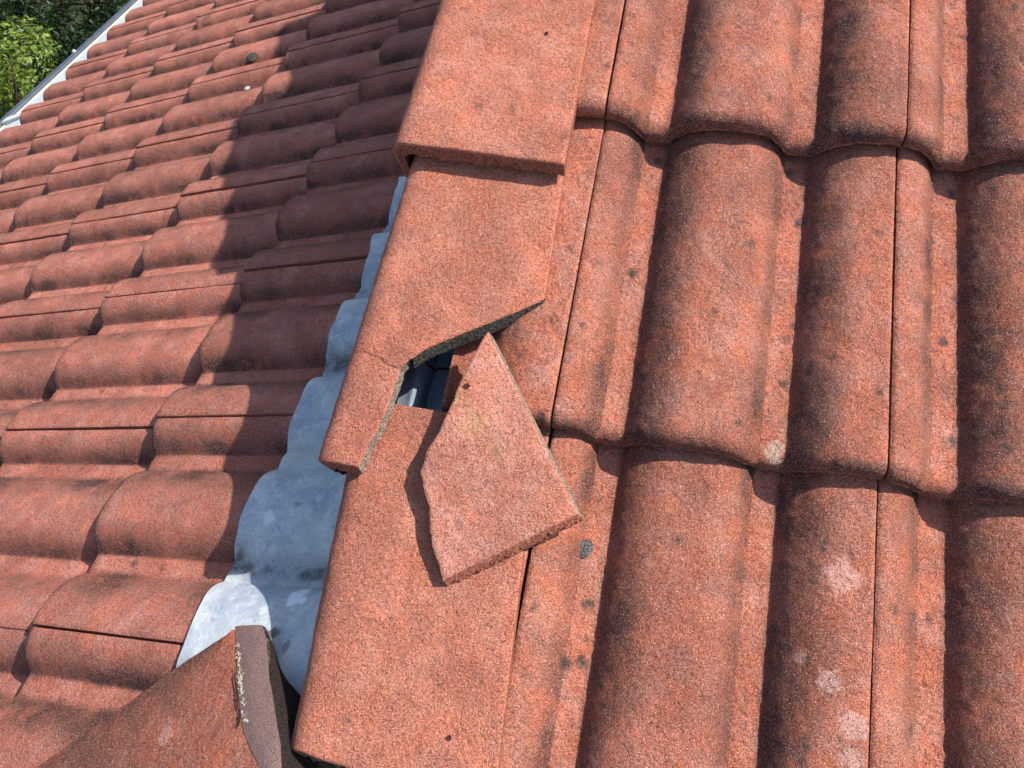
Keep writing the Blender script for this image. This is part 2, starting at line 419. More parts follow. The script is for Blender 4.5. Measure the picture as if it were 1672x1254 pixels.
def verge_mesh(name, s_b, length, xl, xr, h_b, t, seed, broken=None, skew=0.0, rough_front=0, flange=85, ds=2.2, th=14.0, mat=None):
    """xl, xr: functions of s giving the left and right edge; heights fall by t over one gauge"""
    us = np.concatenate([[0, 0.7, 1.8, 3.5], np.arange(5.5, length, ds)])
    n_top = 95; n_cor = 14; n_fl = 12
    R = 24.0
    top = []; bot = []; dd = []
    for u in us:
        s = s_b + u
        a, b = xl(s), xr(s)
        h = h_b - t * u / G
        drop = 3.0 - math.sqrt(max(9 - (3 - min(u, 3)) ** 2, 0))
        xs = np.linspace(b, a + R, n_top)
        ang = np.linspace(0, math.pi / 2, n_cor)[1:]
        cx = a + R - R * np.sin(ang); cz = h - R + R * np.cos(ang)
        fx = np.full(n_fl, a) + 0; fz = h - R - np.linspace(flange / n_fl, flange, n_fl)
        px = np.concatenate([xs, cx, fx]); pz = np.concatenate([np.full(n_top, h), cz, fz])
        # inner face
        Ri = R - th
        bev = (1.8 + 1.5 * float(fbm(u / 5, 0.5, 64, 3))) if (broken and s < -306) else 0.6
        dsb = (-6.5 if (broken and -300 < s < -217) else 0.0) * np.exp(-np.abs(ixs0(b, a, R, n_top, n_cor, n_fl)) / 7.0)
        ixs = np.linspace(b + bev, a + R, n_top)
        icx = a + R - Ri * np.sin(ang); icz = h - R + Ri * np.cos(ang)
        ifx = np.full(n_fl, a + th); ifz = fz
        ix = np.concatenate([ixs, icx, ifx]); iz = np.concatenate([np.full(n_top, h - th), icz, ifz])
        # surface relief
        arc = np.concatenate([xs - xs[0], (xs[-1] - xs[0]) - R * ang, (xs[-1] - xs[0]) - 40 - np.linspace(0, flange, n_fl)])
        nz = 0.45 * fbm(arc / 8, np.full_like(arc, s / 8), seed, 3) + 0.8 * fbm(arc / 50, np.full_like(arc, s / 50), seed + 4, 2)
        nx_ = np.concatenate([np.zeros(n_top), -np.sin(ang), -np.ones(n_fl)]); nzv = np.concatenate([np.ones(n_top), np.cos(ang), np.zeros(n_fl)])
        px = px + nx_ * (nz - drop); pz = pz + nzv * (nz - drop)
        edge_r = np.abs(px - b)
        pz = pz - 1.2 * (1 - sstep(0, 2.5, edge_r)) * (nzv > 0.99)
        sk = skew * (px - a)
        jf = fbm(arc / 18, np.zeros_like(arc), seed + 8, 4) * (0.8 + rough_front) * math.exp(-u / 12)
        jb = fbm(arc / 6, np.full_like(arc, 3.0), seed + 12, 4) * (2.2 + rough_front * 0.8) * math.exp(-u / 12)
        fade = math.exp(-u / 90)
        top.append(np.stack([px, s + sk * fade + jf, pz], -1))
        lowr = 1.6 * fbm(arc / 6, np.full_like(arc, u / 6), seed + 20, 3) * math.exp(-u / 8)
        bot.append(np.stack([ix, s + sk * fade + jf + jb + dsb - 4.0 * math.exp(-u / 9), iz + lowr * nzv], -1))
        dd.append(0.3 + 0.35 * np.abs(fbm(arc / 40, np.full_like(arc, s / 40), seed + 2, 3)) + 0.5 * math.exp(-u / 20) * (nzv > 0.5) * 0.5)
    top = np.array(top); bot = np.array(bot)
    V, F, M = shell(top[:, ::-1], bot[:, ::-1], (1 if not rough_front else 3, 2, 2, 3 if broken else 3), 2)
    dd = np.array(dd)[:, ::-1]
    nrow = len(us) - 1
    for q_ in range(nrow):
        s_ = s_b + us[q_]
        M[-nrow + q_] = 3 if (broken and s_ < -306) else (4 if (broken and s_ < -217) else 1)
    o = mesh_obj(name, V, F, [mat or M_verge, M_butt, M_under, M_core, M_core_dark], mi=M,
                 attr={'dirt': np.clip(np.concatenate([dd.ravel(), dd.ravel()]), 0, 1)}, world=mat_right(), angle=45)
    return o

def lin(p, q):
    return lambda s: p[1] + (q[1] - p[1]) * (s - p[0]) / (q[0] - p[0])

HV = 64.0; TV = 22.0
def xr_broken(s):
    pts_s = [-414, -405, -390, -370, -346, -330, -308, -300, -290, -279, -268, -250, -235, -226, -218]
    pts_x = [-171, -167, -164, -159, -156, -155, -152, -147, -135, -120, -104, -76, -52, -38, -27.5]
    if s > -218: return -27.5 - 4.5 * (s + 218) / 135
    x = float(np.interp(s, pts_s, pts_x))
    return x + 2.6 * float(fbm(s / 13, 0.3, 77, 5)) * min(1, (-218 - s) / 12)
vt1 = verge_mesh('verge_tile', -70, 418, lin((-70, -221), (140, -215)), lin((-70, -31), (140, -33.5)), HV + 1, TV, 11, skew=-0.03)
tag(vt1, 'red verge tile at the top of the gable edge, whole, overlapping the broken one', 'verge tile', 'verge tiles along the gable edge')
vt2 = verge_mesh('verge_tile', -413, 418, lin((-412, -218), (-90, -206)), xr_broken, HV, TV, 23, broken=True, ds=1.6)
tag(vt2, 'broken red verge tile with its lower right corner snapped off above the dark hole', 'verge tile', 'verge tiles along the gable edge')
vt3 = verge_mesh('verge_tile', -661, 661 - 343, lin((-661, -179), (-343, -197)), lin((-660, 9), (-453, -5)), HV - 4, 22.0, 37, rough_front=2.5, skew=-0.045)
tag(vt3, 'lowest red verge tile under the loose fragment, its bottom end rough and dark', 'verge tile', 'verge tiles along the gable edge')
vt0 = verge_mesh('verge_tile', 272, 418, lin((272, -223), (600, -217)), lin((272, -31.5), (600, -34)), HV + 1, TV, 51, ds=8)
tag(vt0, 'red verge tile above the top of the picture on the gable edge', 'verge tile', 'verge tiles along the gable edge')
vtm = verge_mesh('verge_tile', 614, 418, lin((614, -222), (900, -216)), lin((614, -31.5), (900, -34)), HV + 1, TV, 59, ds=8)
tag(vtm, 'second red verge tile above the top of the picture on the gable edge', 'verge tile', 'verge tiles along the gable edge')

def ribbon(path, w, h, name, parent, mat, frame=MR):
    """thin dark line following a surface (crack), its shade painted on a flat strip"""
    V = []; F = []
    for i, (x, s, z) in enumerate(path):
        q = path[min(i + 1, len(path) - 1)]; p0 = path[max(i - 1, 0)]
        t = Vector((q[0] - p0[0], q[1] - p0[1], 0)).normalized(); n = Vector((-t.y, t.x, 0))
        ww = w * (0.5 + 0.7 * random.random()) * (1 if 0 < i < len(path) - 1 else 0.2)
        V += [Vector((x, s, z + h)) + n * ww / 2, Vector((x, s, z + h)) - n * ww / 2]
    for i in range(len(path) - 1):
        F.append((2 * i, 2 * i + 1, 2 * i + 3, 2 * i + 2))
    return mesh_obj(name, [v / 1000 for v in V], F, mat, world=mat_right(), parent=None)

def add_child(o, parent):
    mw = o.matrix_world.copy(); o.parent = parent
    o.matrix_parent_inverse = parent.matrix_world.inverted(); o.matrix_world = mw

def hv2(s): return HV - TV * (s + 413) / G
cr = []
for i in range(30):
    f = i / 29
    x = -213 + 61 * f
    s = np.interp(f, [0, .2, .45, .62, .75, .9, 1], [-296, -296.5, -301, -303, -308, -310.5, -309.5]) + 0.9 * float(fbm(f * 9, 0.1, 5, 3))
    z = hv2(s) if x > -196 else hv2(s) - (24 - math.sqrt(max(24 ** 2 - (-196 - x) ** 2, 0)))
    cr.append((x, float(s), z))
crack = ribbon(cr, 0.55, 0.55, 'hairline_crack', vt2, M_crack)
add_child(crack, vt2)

def nail_hole(x, s, z, r, parent, nm='nail_hole'):  # shallow dish on the surface; the hole's shade is its dark colour
    V = []; F = []; n = 16
    for k in range(n):
        a = 2 * math.pi * k / n; rr = r * (0.8 + 0.35 * random.random())
        V.append(Vector((x + rr * math.cos(a), s + rr * math.sin(a), z + 1.3)))
        V.append(Vector((x + 0.55 * rr * math.cos(a), s + 0.55 * rr * math.sin(a), z + 0.9)))
    V.append(Vector((x, s, z + 0.6)))
    for k in range(n):
        q = (k + 1) % n
        F.append((2 * k, 2 * q, 2 * q + 1, 2 * k + 1)); F.append((2 * k + 1, 2 * q + 1, 2 * n))
    o = mesh_obj(nm, [v / 1000 for v in V], F, M_crack, world=mat_right())
    add_child(o, parent)
nail_hole(-78.5, 87.7, HV + 1 - TV * 158 / G, 2.3, vt1)
nail_hole(-38, -622, HV - 4 - 22 * 39 / G, 2.4, vt3)

# ------------------------------------------------------------------ loose fragment
# corners as seen: tip A, D lower right, C lower left, B the bend of the break
Dp = np.array([38.8, -419, 61.5]); Cp = np.array([-69.0, -497, 60.3]); Ap = np.array([-74.2, -263, 66.5])
ea = (Cp - Dp); La = np.linalg.norm(ea); ea = ea / La
eb = (Ap - Dp); eb = eb - ea * eb.dot(ea); Lb = np.linalg.norm(eb); eb = eb / Lb
en = -np.cross(ea, eb); en /= np.linalg.norm(en)
def amax(b):
    pb = [0, 8, 20, 34, 46, 60, 74, 90, 100, 112, 130, 150, 168, 182, 192, 196.5]
    pa = [La, La - 1, La - 2, La - 4, La - 7, La - 11, La - 15, La - 20, La - 22, La - 32, La - 53, La - 76, La - 97, La - 112, La - 126, La - 134.5]
    pb = np.array(pb) * Lb / 196.5
    v = float(np.interp(b, pb, pa)) + 4.2 * float(fbm(b / 16, 0.7, 91, 5))
    return max(v, 0.6)
bs = np.concatenate([[0, 0.8, 2, 4], np.arange(6, Lb, 1.8)]); na = 80
top = []; bot = []; dd = []
for b in bs:
    am = amax(b)
    al = np.linspace(0, am, na)
    nz = 0.5 * fbm(al / 8, np.full_like(al, b / 8), 301, 3) + 0.7 * fbm(al / 45, np.full_like(al, b / 45), 305, 2)
    ed = np.minimum(np.minimum(al, am - al), b)
    nz = nz - 1.0 * (1 - sstep(0, 2.5, ed))
    slop = 1.5 * sstep(am * 0.1, am, al) * 0 + 0
    P = Dp[None] + al[:, None] * ea + b * eb + nz[:, None] * en
    jag = 1.2 * fbm(al / 7, np.full_like(al, b / 7), 340, 3)
    Q = Dp[None] + (al * (1 - 0.02))[:, None] * ea + b * eb + (-10.2 + jag)[:, None] * en
    Q = Q - eb * (7.0 + 1.6 * fbm(al / 4, al * 0, 361, 3))[:, None] * math.exp(-b / 7) - ea * (2.5 * np.exp(-al / 6))[:, None] + ea * (2.0 * np.exp(-(am - al) / 6))[:, None]
    top.append(P); bot.append(Q); dd.append(np.full(na, 0.25))
top = np.array(top); bot = np.array(bot)
V, F, M = shell(top[:, ::-1], bot[:, ::-1], (1, 3, 3, 3), 2)
dd = np.array(dd)
frag = mesh_obj('tile_fragment', V, F, [M_frag, M_butt, M_under, M_core], mi=M, attr={'dirt': np.concatenate([dd.ravel(), dd.ravel()])}, world=mat_right(), angle=45)
tag(frag, 'loose triangular red tile fragment with a nail hole, lying across the lowest verge tile', 'tile fragment')
# ragged nibs of slurry hanging along its sawn lower edge
nv = []; nf = []
rngn = random.Random(5)
def lump(c, r, V, F, seed, sq=(1, 1, 1)):
    base = len(V); nu, nw = 9, 7
    for i in range(nw + 1):
        th_ = math.pi * i / nw
        for j in range(nu):
            ph = 2 * math.pi * j / nu
            d = np.array([math.sin(th_) * math.cos(ph), math.sin(th_) * math.sin(ph), math.cos(th_)])
            rr = r * (1 + 0.4 * float(fbm(d[0] * 2 + seed, d[1] * 2 + d[2] * 1.7, seed, 2)))
            V.append(c + d * rr * np.array(sq))
    for i in range(nw):
        for j in range(nu):
            F.append((base + i * nu + j, base + (i + 1) * nu + j, base + (i + 1) * nu + (j + 1) % nu, base + i * nu + (j + 1) % nu))
a = 4.0
while a < La - 3:
    big_ = rngn.random()
    r = 0.8 + 1.5 * big_ * big_
    c = Dp + a * ea - eb * (3.5 + 3.0 * rngn.random()) - en * (6.0 + 4 * rngn.random())
    lump(c, r, nv, nf, rngn.randint(0, 999), (1.2, 1.0, 1.3))
    a += 2.0 + 4.0 * rngn.random()
nibs = mesh_obj('slurry_nibs', [v / 1000 for v in nv], nf, M_butt, world=mat_right()); add_child(nibs, frag)
# raised bead along the lower edge of the fragment
Pn = Dp + 0  # nail hole
hole_c = np.array([-83.0, -320.5, 0.0])
tt = np.dot(Dp - np.array([hole_c[0], hole_c[1], 0]), en) / en[2]
nail_hole(hole_c[0], hole_c[1], tt, 3.0, frag)

# slurry nibs under V1 and V2 butts
def nib_row(s0, x0, x1, h, parent, seed, rr=1.6, skew=0.0):
    V = []; F = []; rg = random.Random(seed); x = x0
    while x < x1:
        r = rr * (0.5 + rg.random())
        lump(np.array([x, s0 + skew * (x + 222) + 0.8 * rg.random() - 0.3, h + rg.uniform(-2.5, 2.0)]), r, V, F, rg.randint(0, 999), (1.5, 0.8, 1.1))
        x += 2.0 + 5 * rg.random()
    o = mesh_obj('slurry_nibs', [v / 1000 for v in V], F, M_butt, world=mat_right()); add_child(o, parent)
nib_row(-69.5, -196, -36, HV - 12, vt1, 3, skew=-0.03)
nib_row(-412.5, -200, -172, HV - 12, vt2, 4)
# loose slurry bits at joints
def bit(name, label, cat, c, r, mat, seed, frame='R', sq=(1, 1, 0.6), n=3):
    V = []; F = []; rg = random.Random(seed)
    for k in range(n):
        o_ = np.array([rg.uniform(-1, 1), rg.uniform(-1, 1), rg.uniform(-.2, .4)]) * r * 0.7
        lump(np.array(o_), r * rg.uniform(0.5, 0.9), V, F, seed + k, sq)
    m = mat_right(*c) if frame == 'R' else mat_left(*c)
    o = mesh_obj(name, [v / 1000 for v in V], F, mat, world=m)
    return tag(o, label, cat)
bit('mortar_crumb', 'small reddish mortar crumb in the joint corner beside the fragment', 'crumb', (-5.0, -337, 44), 4.0, M_butt, 12, n=5)
bit('resin_drop', 'tiny amber resin drop in the long joint right of centre', 'debris', (304.5, -319, 47), 2.8, M_resin, 22, n=3)

# flat grey lichen disc
V = [];F = []; n = 26
for ring, (rf, z) in enumerate([(1.0, 0.0), (0.9, 1.0), (0.5, 1.4)]):
    for k in range(n):
        a = 2 * math.pi * k / n
        r = 9.0 * rf * (1 + 0.16 * float(fbm(math.cos(a) * 1.3 + 4, math.sin(a) * 1.3, 8, 3)))
        if math.pi * 1.55 < a < math.pi * 1.95: r *= 0.85
        V.append((r * math.cos(a) * 0.92, r * math.sin(a) * 1.05, z))
V.append((0, 0, 1.5))
for ring in range(2):
    for k in range(n): F.append((ring * n + k, ring * n + (k + 1) % n, (ring + 1) * n + (k + 1) % n, (ring + 1) * n + k))
for k in range(n): F.append((2 * n + k, 2 * n + (k + 1) % n, 3 * n))
lo = mesh_obj('lichen_patch', [Vector(v) / 1000 for v in V], F, M_lichen, world=mat_right(48.9, -446.6, T * (1 - (446.6 - 2 * G + 0) / G * -1) * 0 + float(prof(48.9)) + T * (1 - (2 * G - 446.6) / G) + 0.2, 0, TILT + math.radians(0)))
lo.rotation_mode = 'XYZ'
_sl = math.atan2(float(prof(52) - prof(46)), 6.0)
lo.matrix_world = mat_right(48.9, -446.6, float(prof(48.9)) + T * (1 - (2 * G - 446.6) / G) + 0.3, 0, TILT) @ Matrix.Rotation(-_sl, 4, 'Y')
tag(lo, 'round dark grey lichen patch on the tile just right of the fragment', 'lichen')

# ------------------------------------------------------------------ inside the hole: metal verge channel and timber
sec = [(-171, -13), (-162, -11), (-158, -7), (-155, -6), (-153, -10), (-151, -34), (-148, -50), (-146, -50), (-143, -40), (-130, -35), (-117, -31), (-112, -24)]
def channel(s0, s1, dz, name, parent):
    V = []; F = []
    for s in (s0, s1):
        for x, z in sec: V.append((x, s, z + dz))
        for x, z in sec[::-1]: V.append((x, s, z + dz - 1.2))
    n = 2 * len(sec)
    for k in range(n): F.append((k, (k + 1) % n, n + (k + 1) % n, n + k))
    F.append(tuple(range(n))[::-1]); F.append(tuple(range(n, 2 * n)))
    o = mesh_obj(name, [Vector(v) / 1000 for v in V], F, M_alu, world=mat_right(), smooth=True, angle=35)
    return o
ch = channel(-279, 700, 1.5, 'metal_channel', None)
tag(ch, 'upper length of the bluish metal channel seen through the hole, above the dark joint', 'metal channel', 'metal channel under the verge tiles')
ch2 = channel(-660, -282.5, 0.0, 'metal_channel', None)
tag(ch2, 'lower length of the metal channel seen through the hole, below the dark joint', 'metal channel', 'metal channel under the verge tiles')

# deck below the right roof
V, F = box_pts([WR(-100, -675, -48), WR(2200, -675, -48), WR(2200, 1600, -48), WR(-100, 1600, -48)], MR @ Vector((0, 0, -0.02)))
dk = mesh_obj('roof_underlay', V, F, M_dark, smooth=False)
tag(dk, 'black underlay hidden beneath the right-hand tiles and showing dark in the joints', 'underlay')
V, F = box_pts([WR(-204, -655, -74), WR(-100, -655, -74), WR(-100, 1600, -74), WR(-204, 1600, -74)], MR @ Vector((0, 0, -0.03)))
bb = mesh_obj('verge_board', V, F, M_wood, smooth=False)
tag(bb, 'dark old timber board under the verge channel along the gable', 'timber board')

# gable wall
V = []
for x in (-0.196, -0.10):
    V += [Vector((x, -0.62, -4.2)), Vector((x, 1.5, -4.2)), Vector((x, 1.5, 1.5 * math.tan(P1) - 0.105)), Vector((x, -0.62, -0.62 * math.tan(P1) - 0.105))]
F = [(0, 1, 2, 3), (7, 6, 5, 4), (0, 4, 5, 1), (1, 5, 6, 2), (2, 6, 7, 3), (3, 7, 4, 0)]
gw = mesh_obj('gable_wall', V, F, M_wall, smooth=False)
tag(gw, 'dark gable wall rising from the grey flashing up under the verge tiles', 'wall')

# ------------------------------------------------------------------ left roof tiles
variants = [make_tile_mesh('double_roll_tile', 1.2, 298.8, 110, 34, 500 + 31 * k, M_tile_far, 0.5) for k in range(4)]
for v in variants: v['proto'] = 1
used = set()
L_GROUP = 'double-roll tiles of the left-hand roof slope'
ordn = ['nearest', 'second', 'third', 'fourth', 'fifth', 'sixth', 'seventh', 'eighth', 'ninth', 'tenth', 'eleventh', 'twelfth', 'thirteenth', 'fourteenth']
course_name = {1: 'the top course that runs under the grey flashing', 0: 'the second course down from the flashing',
               -1: 'the third course down from the flashing', -2: 'the fourth course down from the flashing',
               -3: 'the last course but one above the white gutter', -4: 'the eaves course along the white gutter'}
lips = {}
rng = random.Random(11)
first_j = {1: 0, 0: 0, -1: 0, -2: 2, -3: 3, -4: 4}
last_j = {1: 9, 0: 10, -1: 11, -2: 11, -3: 12, -4: 12}
course_name = {1: 'the top course running under the lead', 0: 'the second course below the lead', -1: 'the third course below the lead',
               -2: 'the fourth course below the lead', -3: 'the course above the eaves course', -4: 'the eaves course along the gutter'}
camR = cam.matrix_basis.to_3x3()
from mathutils import Euler
camR = Euler(cam.rotation_euler).to_matrix()
def in_frame(p):
    q_ = camR.transposed() @ (p - Vector(cam.location))
    if q_.z > -0.05: return False
    x_ = 836 + 1158.05 * q_.x / -q_.z; y_ = 627 - 1158.05 * q_.y / -q_.z
    return 0 <= x_ <= 1672 and 0 <= y_ <= 1254
for c in range(1, -5, -1):
    nvis = 0; nout = 0
    for j in range(first_j[c] - 1 + 2 * (c == -1) * 0, last_j[c] + 2):
        vis = sum(in_frame(WL(j * 300 - a_, -c * GL - b_, 28)) for a_ in (5, 75, 150, 225, 295) for b_ in (0, 85, 170, 255, 335)) >= 2
        v = (j * 3 + c * 5) % 4
        src = variants[v]
        if v not in used:
            o = src; used.add(v); lips[v] = make_lap(0, 0, o)
        else:
            o = src.copy(); col.objects.link(o); part_copy(lips[v], o)
        o.matrix_world = mat_left(j * 300 + rng.uniform(-1.2, 1.2), -c * GL + rng.uniform(-3, 3), T + rng.uniform(-0.8, 0.8), rng.uniform(-.004, .004), TILT)
        if vis:
            tag(o, 'weathered red tile, %s from the camera in %s' % (ordn[nvis], course_name[c]), 'tile', L_GROUP); nvis += 1
        else:
            if nvis == 0: tag(o, 'weathered red tile, %s before the frame in %s' % (ordn[nout].replace('nearest', 'first'), course_name[c]), 'tile', L_GROUP); nout += 1
            else: tag(o, 'weathered red tile, %s past the frame top in %s' % (ordn[nout], course_name[c]), 'tile', L_GROUP); nout += 1
for v in variants:
    if 'proto' in v: del v['proto']

# deck below left roof
V, F = box_pts([WL(-400, 1390, -22), WL(-400, -740, -22), WL(3900, -740, -22), WL(3900, 1390, -22)], ML @ Vector((0, 0, -0.02)))
dl = mesh_obj('roof_deck', V, F, M_dark, smooth=False)
tag(dl, 'dark boarding hidden beneath the left-hand roof tiles', 'roof deck')

# ------------------------------------------------------------------ lead flashing
ys = np.concatenate([np.arange(-330, 450, 2.2), np.arange(450, 2500, 4.0)])
ds_ = np.arange(-579, -766, -2.6)
Y, D = np.meshgrid(ys, ds_)
hh = prof(-Y) * 0.97 + T * (1 - (-D - GL) / GL) + 6.0
LE = [(-300, -580), (-60, -578), (-8, -589), (19, -586), (44, -583), (74, -573), (106, -576), (130, -587), (159, -583), (181, -584), (213, -579), (248, -577), (262, -586), (293, -594), (323, -593), (365, -586), (405, -578), (420, -587), (456, -591), (490, -586), (534, -575), (554, -580), (579, -594), (603, -596), (682, -570), (705, -578), (732, -592), (780, -588), (834, -565)]
_ly = [p_[0] for p_ in LE]; _ld = [p_[1] for p_ in LE]
edge_d = np.where(Y <= 836, np.interp(Y, _ly, _ld), np.interp((Y - 236) % 300 + 236, _ly, _ld))
ker = np.ones(5) / 5
edge_d = np.apply_along_axis(lambda v_: np.convolve(np.pad(v_, 2, mode='edge'), ker, 'valid'), 1, edge_d)
Dw = edge_d + (D + 579) * ((-765 - edge_d) / (-765 + 579))
hh = hh + 0.9 * fbm(Y / 26, D / 26, 71, 3)
hh = hh + 14 * sstep(-715, -760, -(-D)) * 0
up = sstep(690, 735, -D) * 30
hh = hh + up * 0.3
R3 = ML
pts = np.stack([Y, Dw, hh], -1)
def toW(P):
    f = P.reshape(-1, 3)
    loc = np.stack([-f[:, 0], -f[:, 1], f[:, 2]], -1)
    m = np.array(ML)
    return (loc @ m.T + np.array(OL)).reshape(P.shape)
topg = toW(pts); botg = toW(pts - np.array([0, 0, 1.8]))
V, F, M = shell(topg, botg, (0, 0, 0, 0), 0)
def band(yc, w, dc=None, dw=1e9):
    b_ = np.exp(-((Y - yc + 5 * fbm(D / 18, Y / 30, 91, 3)) / w) ** 2)
    return b_ if dc is None else b_ * np.exp(-((D - dc) / dw) ** 2)
dirtl = 1.5 * band(398, 15) + 0.7 * band(96, 9) + 0.6 * band(84, 16, -700, 50) + 0.55 * band(540, 12) + 0.5 * band(690, 10) + 0.7 * band(105, 16, -588, 14)
dirtl += 0.3 * (prof(-Y) < 2) * (Y > 700)
dirtl = np.clip(dirtl * (0.8 + 0.9 * fbm(Y / 14, D / 14, 5, 4)), 0, 1)
lime = 0.9 * band(250, 7) + 0.4 * band(820, 9)
def blob(yc, dc, ry, rd, seed):
    rr_ = np.sqrt(((Y - yc) / ry) ** 2 + ((D - dc) / rd) ** 2) + 0.75 * fbm(Y / 9, D / 9, seed, 4)
    return 1 - sstep(0.75, 1.0, rr_)
splash = np.clip(blob(63, -694, 13, 9, 7) + blob(57, -706, 5, 9, 9) + 0.5 * blob(150, -620, 9, 8, 13), 0, 1)
dirtl = np.clip(dirtl + 0.95 * blob(20, -690, 6, 10, 21) + 0.6 * blob(5, -716, 8, 5, 25) + 0.5 * blob(165, -655, 5, 8, 27), 0, 1)
lead = mesh_obj('lead_flashing', V, F, [M_lead], mi=M, attr={'dirt': np.concatenate([dirtl.ravel()] * 2), 'lime': np.concatenate([lime.ravel()] * 2), 'splash': np.concatenate([splash.ravel()] * 2)}, angle=60)
tag(lead, 'blue-grey lead flashing dressed over the tile rolls beside the verge tiles', 'flashing')

# ------------------------------------------------------------------ hip cap at the bottom left
def slab(name, grid_fn, nu, nv_, th, mats, mi, seed, parent=None, attr=0.5):
    U_, V_ = np.meshgrid(np.linspace(0, 1, nu), np.linspace(0, 1, nv_))
    P = grid_fn(U_, V_)
    nz = 0.6 * fbm(P[..., 0] / 9, P[..., 1] / 9, seed, 3) + 0.8 * fbm(P[..., 0] / 50, P[..., 1] / 50, seed + 2, 2)
    P = P + np.stack([0 * nz, 0 * nz, nz], -1)
    B = P - np.array([0, 0, th])
    Vv, Ff, Mm = shell(toW(P), toW(B), mi, 2)
    return mesh_obj(name, Vv, Ff, mats, mi=Mm, attr={'dirt': np.full(len(Vv), attr) if not isinstance(attr, tuple) else np.tile(np.tile(np.interp(np.linspace(0, 1, nu), attr[0], attr[1]), nv_), 2)}, angle=50)
def bil(A_, B_, C_, D_):
    A_, B_, C_, D_ = map(np.array, (A_, B_, C_, D_))
    def f(U_, V_):
        U_ = U_[..., None]; V_ = V_[..., None]
        return (A_ * (1 - U_) + B_ * U_) * (1 - V_) + (D_ * (1 - U_) + C_ * U_) * V_
    return f
BL_HIP = [((-0.3038, -0.6409, -0.2398), 0.010, (0.66, 0.33, 0.27), 0.7, 0.4), ((-0.3076, -0.6291, -0.2412), 0.007, (0.62, 0.30, 0.24), 0.5, 0.4)]
M_hip = tile_material('hip_tile_red', clean=(0.62, 0.165, 0.085), pale=(0.55, 0.21, 0.14), dirt_amt=0.9, spots=0.6, blobs=BL_HIP)
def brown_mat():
    k = NT('sandy_brown_painted_shade')  # sandy brown face, darkened to carry the verge's shade
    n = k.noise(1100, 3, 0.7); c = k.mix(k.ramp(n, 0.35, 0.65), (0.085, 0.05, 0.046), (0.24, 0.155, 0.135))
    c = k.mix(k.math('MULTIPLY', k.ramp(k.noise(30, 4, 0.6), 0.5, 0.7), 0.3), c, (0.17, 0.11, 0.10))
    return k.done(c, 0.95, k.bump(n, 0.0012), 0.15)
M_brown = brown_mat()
hip = bpy.data.objects.new('hip_cap', None); col.objects.link(hip)
hip.location = WL(7, -680, 60)
tag(hip, 'folded hip cap tile in the bottom left corner, half red and half shade-painted sandy brown', 'hip tile')
HIPD = {
  'redL': [(10.7,-660.5,56.0),(-22.6,-611.3,52.0),(-69.7,-555.1,50.0),(-106.3,-510.6,49.0),(-133.5,-475.8,47.0),(-187.1,-410.2,46.0)],
  'fold': [(12.7,-661.9,56.0),(-6.6,-675.2,58.0),(-34.7,-695.9,61.0),(-60.5,-714.9,63.0),(-77.2,-729.3,64.0),(-92.4,-748.2,65.0),(-105.0,-769.2,66.0),(-130.0,-810.3,70.0)],
  'brL': [(16.4,-659.7,54.0),(-6.3,-676.2,57.5),(-34.4,-696.8,60.5),(-60.2,-715.9,62.5),(-76.9,-730.2,63.5),(-92.2,-749.1,64.5),(-104.9,-769.4,65.5),(-129.9,-810.5,69.5)],
  'brR': [(21.0,-689.5,50.0),(6.3,-705.7,53.0),(-30.4,-730.7,57.0),(-50.7,-746.8,58.0),(-69.8,-761.4,59.0),(-81.2,-771.2,60.0),(-98.5,-781.1,60.0),(-130.3,-801.6,64.0)],
  'base': [(23.8,-675.3,32.0),(10.0,-690.6,28.0),(-9.0,-715.9,22.0),(-26.4,-741.5,20.0),(-44.3,-757.0,20.0),(-69.5,-768.5,20.0),(-93.2,-779.3,20.0),(-128.5,-795.3,20.0)],
  'mort': [(-0.3,-674.8,57.0),(-14.9,-686.2,59.0),(-34.2,-700.9,61.0),(-52.4,-714.0,62.0),(-69.5,-727.2,63.0)],
}

def poly_interp(pl, t):
    pl = np.array(pl); d = np.concatenate([[0], np.cumsum(np.linalg.norm(np.diff(pl, axis=0), axis=1))]); d /= d[-1]
    return np.stack([np.interp(t, d, pl[:, i]) for i in range(3)], -1)
def ruled(A_, B_, bulge=0.0):
    def f(U_, V_):
        a = poly_interp(A_, V_[:, 0])[:, None]; b = poly_interp(B_, V_[:, 0])[:, None]
        P = a * (1 - U_[..., None]) + b * U_[..., None]
        P[..., 2] += bulge * np.sin(math.pi * U_)
        return P
    return f
def hip_part(nm, A_, B_, nu, nv_, th, mats, seed, attr, bulge=0.0, capm=(1, 1, 1, 1)):
    # ruled() runs down the slope, so flip rows to keep normals outward
    g_ = ruled(A_, B_, bulge)
    o = slab(nm, lambda U_, V_: g_(U_[::-1], V_[::-1]), nu, nv_, th, mats, capm, seed, attr=attr)
    add_child(o, hip); return o
bpy.context.view_layer.update()
M_side = broken_mat('mortar_side_painted_shade', (0.018, 0.012, 0.011), (0.06, 0.04, 0.034))  # side face near black, with the verge shadow put into its colour
hip_part('red_slab', HIPD['redL'], HIPD['fold'], 160, 140, 12, [M_hip, M_butt, M_under], 801, ([0, 0.25, 0.6, 1], [1.0, 0.75, 0.3, 0.05]), 1.5)
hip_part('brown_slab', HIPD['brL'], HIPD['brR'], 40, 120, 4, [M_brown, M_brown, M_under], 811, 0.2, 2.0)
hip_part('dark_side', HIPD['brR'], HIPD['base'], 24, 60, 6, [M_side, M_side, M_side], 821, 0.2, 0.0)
nv2 = []; nf2 = []; rg = random.Random(9)
